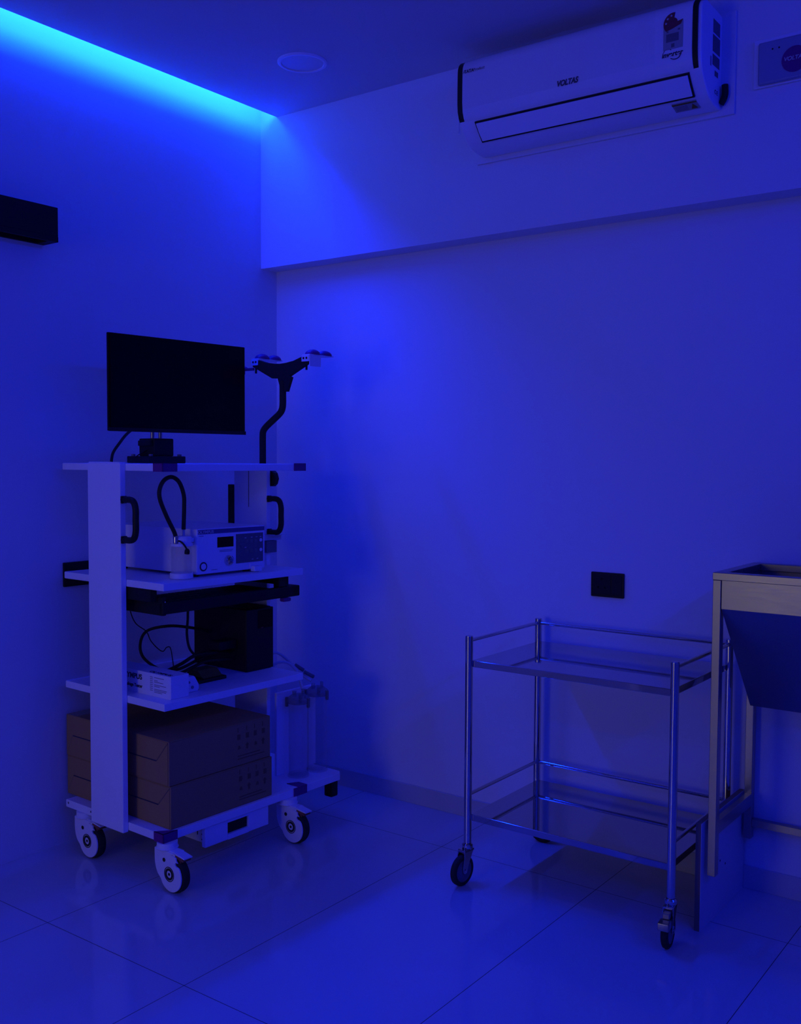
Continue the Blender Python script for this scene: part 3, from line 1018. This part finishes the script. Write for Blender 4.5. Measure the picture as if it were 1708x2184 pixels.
trolley_caster(TX0, TY0, math.radians(-8), False)
trolley_caster(TX1, TY0, math.radians(8), True)
trolley_caster(TX0, TY1, math.radians(100), False)
trolley_caster(TX1, TY1, math.radians(185), True)

# ------------------------------------------------------------------ steel sink with hopper basin
T = Thing('janitor_sink', 'stainless steel sink with tapering basin on square legs at right', 'sink', (2.40, -0.2, 0.15))
SX0, SX1, SY0, SY1 = 2.086, 2.70, -0.385, -0.012
ZT = 1.060
b = new()
for x0, x1, y0, y1 in ((SX0, SX1, SY0, SY0 + 0.032), (SX0, SX1, SY1 - 0.030, SY1), (SX0, SX0 + 0.032, SY0 + 0.032, SY1 - 0.030), (SX1 - 0.03, SX1, SY0 + 0.032, SY1 - 0.030)):
    box(b, x0, x1, y0, y1, ZT - 0.022, ZT, 0.0015, 1)
T.part('rim', b, M_STEEL)
# basin: upright apron then tapering hopper, open at the top
b = new()
ax0, ax1, ay0, ay1 = SX0 + 0.026, SX1 - 0.026, SY0 + 0.006, SY1 - 0.004
za, zh = 0.955, 0.638
bx0, bx1, by0, by1 = 2.137, 2.61, -0.175, -0.060


def ring(x0, x1, y0, y1, z):
    return [b.verts.new(p) for p in ((x0, y0, z), (x1, y0, z), (x1, y1, z), (x0, y1, z))]


R = [ring(ax0, ax1, ay0, ay1, ZT - 0.022), ring(ax0, ax1, ay0, ay1, za), ring(bx0, bx1, by0, by1, zh)]
t = 0.003
R2 = [ring(bx0 + t, bx1 - t, by0 + t, by1 - t, zh + t), ring(ax0 + t, ax1 - t, ay0 + t, ay1 - t, za), ring(ax0 + t, ax1 - t, ay0 + t, ay1 - t, ZT - 0.022)]
allr = R + R2
for p, q in zip(allr, allr[1:]):
    if p is R[2]:
        b.faces.new(R[2][::-1])
        b.faces.new(R2[0])
        continue
    for k in range(4):
        b.faces.new((p[k], p[(k + 1) % 4], q[(k + 1) % 4], q[k]))
for k in range(4):
    b.faces.new((R[0][k], R2[2][k], R2[2][(k + 1) % 4], R[0][(k + 1) % 4]))
bmesh.ops.recalc_face_normals(b, faces=b.faces)
T.part('basin', b, M_STEEL)
for x, y, zb in ((SX0, SY0 + 0.004, 0.166), (SX1 - 0.02, SY0 + 0.004, 0.166), (SX0 - 0.002, SY1 - 0.034, 0.178), (SX1 - 0.02, SY1 - 0.034, 0.178)):
    b = new(); box(b, x, x + 0.024, y, y + 0.028, zb, ZT - 0.022, 0.0015, 1)
    T.part('leg', b, M_STEEL)
b = new(); box(b, SX0 + 0.003, SX0 + 0.022, SY0 + 0.032, SY1 - 0.034, 0.285, 0.325, 0.001, 1)
T.part('side_rail', b, M_STEEL)
b = new(); box(b, SX0 + 0.022, SX1 - 0.02, SY1 - 0.030, SY1 - 0.008, 0.218, 0.242, 0.001, 1)
T.part('back_rail', b, M_STEEL)

T = Thing('plywood_board', 'upright plywood board with bare brown edge standing below the sink', 'board', (2.064, -0.2, 0))
b = new(); box(b, 2.0575, 2.0735, -0.400, -0.0095, 0.0, 0.322)
T.part('board_core', b, M_PLYE)
b = new(); box(b, 2.0735, 2.0750, -0.4005, -0.0095, 0.0, 0.322)
fc = T.part('board_face', b, M_PLYF)
for y, z in ((-0.235, 0.161), (-0.187, 0.137)):
    b = new(); cyl(b, (2.0745, y, z), (2.0756, y, z), 0.0035, 10)
    T.part('screw_hole', b, M_INK, fc)

# ------------------------------------------------------------------ sockets and switches
T = Thing('wall_socket', 'black socket plate on back wall above the steel trolley', 'socket', (1.583, 0, 0.948))
b = new(); box(b, 1.521, 1.645, -0.009, 0.0, 0.9045, 0.991, 0.003)
pt = T.part('plate', b, M_BLACK)
b = new(); box(b, 1.529, 1.597, -0.0102, -0.009, 0.913, 0.983, 0.0005, 1)
T.part('socket_face', b, M_BLACKM, pt)
b = new(); box(b, 1.601, 1.638, -0.0108, -0.009, 0.913, 0.983, 0.0007, 1)
T.part('switch', b, M_BLACKM, pt)
for x, z in ((1.563, 0.968), (1.550, 0.938), (1.576, 0.938)):
    b = new(); cyl(b, (x, -0.0100, z), (x, -0.0107, z), 0.004, 14)
    T.part('socket_hole', b, M_SCREEN, pt)

T = Thing('wall_socket', 'black socket plate on the left wall behind the tall white cart', 'socket', (0, -1.0, 0.966))
b = new(); box(b, 0.0, 0.010, -1.098, -0.900, 0.923, 1.010, 0.003)
pt = T.part('plate', b, M_BLACK)
b = new(); box(b, 0.010, 0.0112, -1.090, -1.030, 0.931, 1.002, 0.0005, 1)
T.part('socket_face', b, M_BLACKM, pt)

# ------------------------------------------------------------------ black box on the left wall
T = Thing('wall_box', 'long black box with open slot underneath fixed high on left wall', 'wall box', (0.0, -1.7, 2.112))
b = new()
box(b, 0.0, 0.085, -2.30, -1.158, 2.1295, 2.228, 0.001, 1)
box(b, 0.0, 0.085, -1.190, -1.158, 2.112, 2.1295)
box(b, 0.0, 0.012, -2.30, -1.190, 2.112, 2.1295)
box(b, 0.073, 0.085, -2.30, -1.190, 2.112, 2.1295)
T.part('housing', b, M_BLACKM)
b = new(); box(b, 0.012, 0.073, -2.29, -1.1905, 2.128, 2.1297)
T.part('slot', b, M_SCREEN)

# ------------------------------------------------------------------ ceiling downlight
T = Thing('downlight', 'round flush white downlight switched off in the ceiling', 'ceiling light', (0.577, -0.472, CZ))
b = new()
revolve(b, [(0.076, CZ), (0.090, CZ), (0.090, CZ - 0.004), (0.086, CZ - 0.007), (0.078, CZ - 0.007), (0.076, CZ - 0.004)], (0.577, -0.472, 0), seg=48, closed=True)
T.part('trim_ring', b, M_WHITE)
b = new()
revolve(b, [(0.001, CZ), (0.076, CZ), (0.076, CZ - 0.003), (0.001, CZ - 0.003)], (0.577, -0.472, 0), seg=48)
T.part('diffuser', b, M_WHITE2)

# ------------------------------------------------------------------ air conditioner
tag(obj('mounting_board', (lambda bm: (box(bm, 1.094, 2.026, -0.1056, -0.0956, 2.448, 2.760, 0.001, 1), bm)[1])(new()), M_WALL),
    'flat white backing board on the beam behind the air conditioner', 'board')
T = Thing('air_conditioner', 'white split air conditioner with dark end strips high on beam', 'air conditioner', (1.555, -0.1056, 2.46))
AX0, AX1 = 1.128, 1.985


def arc(cx, cz, r, a0, a1, n):
    return [(cx + r * math.cos(math.radians(a0 + (a1 - a0) * i / n)), cz + r * math.sin(math.radians(a0 + (a1 - a0) * i / n))) for i in range(n + 1)]


# side profile in (y, z)
body = [(-0.106, 2.750), (-0.245, 2.750)] + arc(-0.245, 2.712, 0.038, 90, 180, 6) + [(-0.284, 2.66), (-0.284, 2.60), (-0.281, 2.570), (-0.274, 2.548), (-0.268, 2.535),
       (-0.250, 2.514), (-0.224, 2.488), (-0.200, 2.474), (-0.165, 2.466), (-0.125, 2.4645), (-0.106, 2.466)]
b = new()
prism(b, body, lambda u, v, w: (w, u, v), AX0, AX1, 0.012, 4)
T.part('housing', b, M_WHITE)
front_o = [(-0.240, 2.757)] + arc(-0.245, 2.712, 0.045, 90, 180, 6) + [(-0.291, 2.66), (-0.291, 2.605), (-0.288, 2.575), (-0.281, 2.556), (-0.274, 2.545)]
front_i = [(-0.266, 2.548), (-0.274, 2.560), (-0.279, 2.580), (-0.281, 2.605), (-0.281, 2.66)] + arc(-0.245, 2.712, 0.036, 180, 90, 6) + [(-0.240, 2.748)]


def cut(p, z0):
    return [q for q in p if q[1] >= z0]


b = new()
prism(b, front_o + front_i, lambda u, v, w: (w, u, v), AX0 + 0.020, AX1 - 0.026, 0.002, 1)
fpn = T.part('front_panel', b, M_ACP)
strip_o = [(-0.246 + (u + 0.246) * 0.985, 2.65 + (v - 2.65) * 0.985) for u, v in front_o]
strip_i = [(-0.246 + (u + 0.246) * 0.985, 2.65 + (v - 2.65) * 0.985) for u, v in front_i]
for x0, x1 in ((AX0 + 0.001, AX0 + 0.020), (AX1 - 0.026, AX1 - 0.011)):
    b = new()
    prism(b, strip_o + strip_i, lambda u, v, w: (w, u, v), x0, x1)
    T.part('end_strip', b, M_BLACK, None, 'dark strip at the end of front panel')


# louvre flap: plane from (-0.272,2.533) to (-0.232,2.480)
def on_flap(s, off):
    a, c = Vector((-0.2715, 2.5365)), Vector((-0.2235, 2.4835))
    d = (c - a)
    n = Vector((d.y, -d.x)).normalized()
    p = a + d * s + n * off
    return (p.x, p.y)


flap = [on_flap(0.04, 0.0055), on_flap(0.5, 0.0075), on_flap(0.95, 0.0050), on_flap(0.95, 0.0015), on_flap(0.04, 0.0015)]
LX0, LX1 = 1.194, 1.940
b = new(); prism(b, flap, lambda u, v, w: (w, u, v), LX0, LX1, 0.0008, 1)
T.part('louvre', b, M_WHITE)
gap = [on_flap(-0.04, 0.0028), on_flap(0.5, 0.0040), on_flap(1.03, 0.0030), on_flap(1.03, -0.004), on_flap(-0.04, -0.004)]
b = new(); prism(b, gap, lambda u, v, w: (w, u, v), LX0 - 0.004, LX1 + 0.005)
T.part('louvre_gap', b, M_BLACK)
T.text('lettering', 'VOLTAS', 0.0245, M_INK, (1.549, -0.2912, 2.590), (1, 0, 0), (0, 0, 1), fpn, shear=0.25, bold=0.0009, sx=0.84)
T.text('lettering', 'A', 0.013, M_INKL, (1.156, -0.2912, 2.706), (1, 0, 0), (0, 0, 1), fpn)
T.text('lettering', 'TATA', 0.015, M_INK, (1.176, -0.2912, 2.7065), (1, 0, 0), (0, 0, 1), fpn, bold=0.0005)
T.text('lettering', 'Product', 0.014, M_INKL, (1.215, -0.2912, 2.7065), (1, 0, 0), (0, 0, 1), fpn, shear=0.2)
T.text('lettering', 'inverter', 0.020, M_INK, (1.898, -0.2908, 2.598), (1, 0, 0), (0, 0, 1), fpn, shear=0.15, bold=0.0006)
b = new()
tube(b, [(1.871, -0.291, 2.606), (1.876, -0.291, 2.613), (1.886, -0.291, 2.615), (1.895, -0.291, 2.610)], 0.0011, 6)
tube(b, [(1.893, -0.291, 2.586), (1.905, -0.291, 2.581), (1.919, -0.291, 2.584), (1.926, -0.291, 2.597), (1.925, -0.291, 2.602)], 0.0012, 6)
T.part('logo_swirl', b, M_INK, fpn)
# energy label: paper with dial
b = new(); box(b, 1.870, 1.931, -0.2920, -0.2912, 2.612, 2.690)
lab = T.part('energy_label', b, M_LABEL, fpn, 'grey energy rating label')
b = new()
pts = [(1.9005 + 0.0305 * math.cos(math.radians(a)), 2.688 + 0.0305 * math.sin(math.radians(a))) for a in range(80, 226, 12)]
pts += [(1.9005, 2.672), (1.924, 2.680), (1.9305, 2.693), (1.914, 2.690)] + [(1.9005 + 0.013 * math.cos(math.radians(a)), 2.690 + 0.013 * math.sin(math.radians(a))) for a in range(0, 81, 20)]
prism(b, pts, lambda u, v, w: (u, w, v), -0.2926, -0.2912)
T.part('rating_dial', b, M_RED, lab, 'dark red rating dial')
b = new()
for a in (105, 140, 175):
    cx, cz = 1.9005 + 0.0225 * math.cos(math.radians(a)), 2.688 + 0.0225 * math.sin(math.radians(a))
    st = [(cx + (0.0042 if k % 2 == 0 else 0.0018) * math.cos(math.radians(90 + 36 * k)), cz + (0.0042 if k % 2 == 0 else 0.0018) * math.sin(math.radians(90 + 36 * k))) for k in range(10)]
    prism(b, st, lambda u, v, w: (u, w, v), -0.2931, -0.2926)
T.part('rating_star', b, M_PALE, lab)
b = new()
box(b, 1.880, 1.886, -0.2923, -0.2920, 2.662, 2.667)
box(b, 1.915, 1.922, -0.2923, -0.2920, 2.664, 2.669)
box(b, 1.879, 1.918, -0.2923, -0.2920, 2.634, 2.658)
box(b, 1.895, 1.905, -0.2923, -0.2920, 2.617, 2.628)
T.part('label_print', b, M_LABELD, lab)
# warning sticker under the flap
b = new()
wq = [(1.866, 2.4745), (1.944, 2.4745), (1.951, 2.4680), (1.876, 2.4680)]
vs = [b.verts.new(p) for p in ((1.866, -0.2085, 2.4757), (1.943, -0.2085, 2.4757), (1.943, -0.1685, 2.4638), (1.866, -0.1685, 2.4638),
                               (1.866, -0.2085, 2.4800), (1.943, -0.2085, 2.4800), (1.943, -0.1685, 2.4680), (1.866, -0.1685, 2.4680))]
for f in ((0, 1, 2, 3), (4, 7, 6, 5), (0, 4, 5, 1), (1, 5, 6, 2), (2, 6, 7, 3), (3, 7, 4, 0)):
    b.faces.new([vs[i] for i in f])
bmesh.ops.recalc_face_normals(b, faces=b.faces)
ws = T.part('warning_sticker', b, M_LABEL)
b = new()


def stick(u, v):
    return (1.866 + u, -0.2085 + v, 2.4757 - v * 0.2975 - 0.0003)


def stp(bm, quad):
    vs = [bm.verts.new(stick(*q)) for q in quad]
    vb = [bm.verts.new(Vector(stick(*q)) + Vector((0, -0.0001, -0.0005))) for q in quad]
    bm.faces.new(vb)
    bm.faces.new(vs[::-1])
    n = len(quad)
    for i in range(n):
        bm.faces.new((vs[i], vs[(i + 1) % n], vb[(i + 1) % n], vb[i]))


stp(b, [(0, 0), (0.077, 0), (0.077, 0.007), (0, 0.007)])
stp(b, [(0.052, 0.034), (0.062, 0.011), (0.072, 0.034)])
bmesh.ops.recalc_face_normals(b, faces=b.faces)
T.part('warning_triangle', b, M_OCHRE, ws)
b = new()
for k in range(4):
    stp(b, [(0.006, 0.013 + k * 0.006), (0.044, 0.013 + k * 0.006), (0.044, 0.0155 + k * 0.006), (0.006, 0.0155 + k * 0.006)])
bmesh.ops.recalc_face_normals(b, faces=b.faces)
T.part('sticker_print', b, M_INKL, ws)
# right side stickers
for ya, yb, za, zb in ((-0.188, -0.130, 2.676, 2.716), (-0.190, -0.128, 2.620, 2.670), (-0.190, -0.130, 2.580, 2.612), (-0.170, -0.140, 2.552, 2.568)):
    b = new(); box(b, AX1 - 0.0004, AX1 + 0.0006, ya, yb, za, zb)
    T.part('side_sticker', b, M_LABELD, None, 'grey sticker on the right side')
T.text('lettering', 'C E', 0.018, M_INK, (AX1 + 0.0006, -0.155, 2.505), (0, 1, 0), (0, 0, 1))
b = new(); box(b, AX1 - 0.0004, AX1 + 0.0006, -0.208, -0.200, 2.572, 2.600)
T.part('side_print', b, M_INKL)
# shreds of protective film at the left end
b = new()
film = [(1.1272, 2.640), (1.1268, 2.60), (1.1262, 2.565), (1.1255, 2.540), (1.1235, 2.512)]
prv = None
for i, (x, z) in enumerate(film):
    y = -0.276 + 0.003 * math.sin(i * 2.1)
    cur = [b.verts.new((x, y, z)), b.verts.new((x - 0.0005, y + 0.014 + 0.004 * math.sin(i * 1.7), z))]
    if prv:
        b.faces.new((prv[0], prv[1], cur[1], cur[0]))
    prv = cur
T.part('film_shred', b, M_FILM)

# clear protective film still lying loosely over the front panel
b = new()
fpath = [(-0.262, 2.759), (-0.276, 2.752), (-0.287, 2.738), (-0.2925, 2.718), (-0.2935, 2.695), (-0.2935, 2.670), (-0.2935, 2.645), (-0.2930, 2.622), (-0.2920, 2.602), (-0.2895, 2.582)]
NXF = 90
rows = []
for r, (y, z) in enumerate(fpath):
    row = []
    for k in range(NXF + 1):
        x = AX0 + 0.024 + (AX1 - AX0 - 0.165) * k / NXF
        w = (math.sin(x * 61 + z * 97) * math.sin(x * 23 - z * 140 + 1.3) + 0.6 * math.sin(x * 150 + z * 310) * math.sin(z * 75 + x * 9)) * 0.0012
        lift = 0.0016 + abs(w) + (0.004 * max(0.0, math.sin(x * 17 + 0.6)) if r == 0 else 0.0)
        row.append(b.verts.new((x, y - lift, z + (0.6 * lift if r < 3 else 0.0))))
    rows.append(row)
for p, q in zip(rows, rows[1:]):
    for k in range(NXF):
        b.faces.new((p[k], q[k], q[k + 1], p[k + 1]))
T.part('protective_film', b, M_WRAP, fpn)

T = Thing('drain_pipe', 'black foam-wrapped pipe stub at lower right of air conditioner', 'pipe', (2.0, -0.1056, 2.50))
b = new(); tube(b, [(2.000, -0.119, 2.536), (2.001, -0.119, 2.51), (1.997, -0.119, 2.494), (1.988, -0.119, 2.480)], 0.010, 14)
T.part('pipe_sleeve', b, M_BLACKM)

# ------------------------------------------------------------------ stabilizer box at the right edge
T = Thing('voltage_stabilizer', 'white wall box with round dark logo right of air conditioner', 'wall unit', (2.19, -0.0956, 2.52))
b = new(); box(b, 2.082, 2.310, -0.106, -0.0957, 2.508, 2.652, 0.004)
T.part('back_plate', b, M_WHITE)
b = new(); box(b, 2.098, 2.295, -0.120, -0.106, 2.512, 2.638, 0.008, 3)
fr = T.part('front_cover', b, M_STAB)
b = new(); revolve(b, [(0.001, -0.0008), (0.038, -0.0008), (0.038, 0.0004), (0.001, 0.0004)], (2.207, -0.120, 2.568), 'y', 40)
T.part('round_logo', b, M_PURPLE, fr, 'round violet logo')
T.text('lettering', 'VOLTAS', 0.0165, M_PALE, (2.205, -0.1211, 2.571), (1, 0, 0), (0, 0, 1), fr, shear=0.2, bold=0.0003)
for x in (2.142, 2.161):
    b = new(); cyl(b, (x, -0.1198, 2.611), (x, -0.1206, 2.611), 0.0026, 12)
    T.part('indicator', b, M_BLACK, fr)
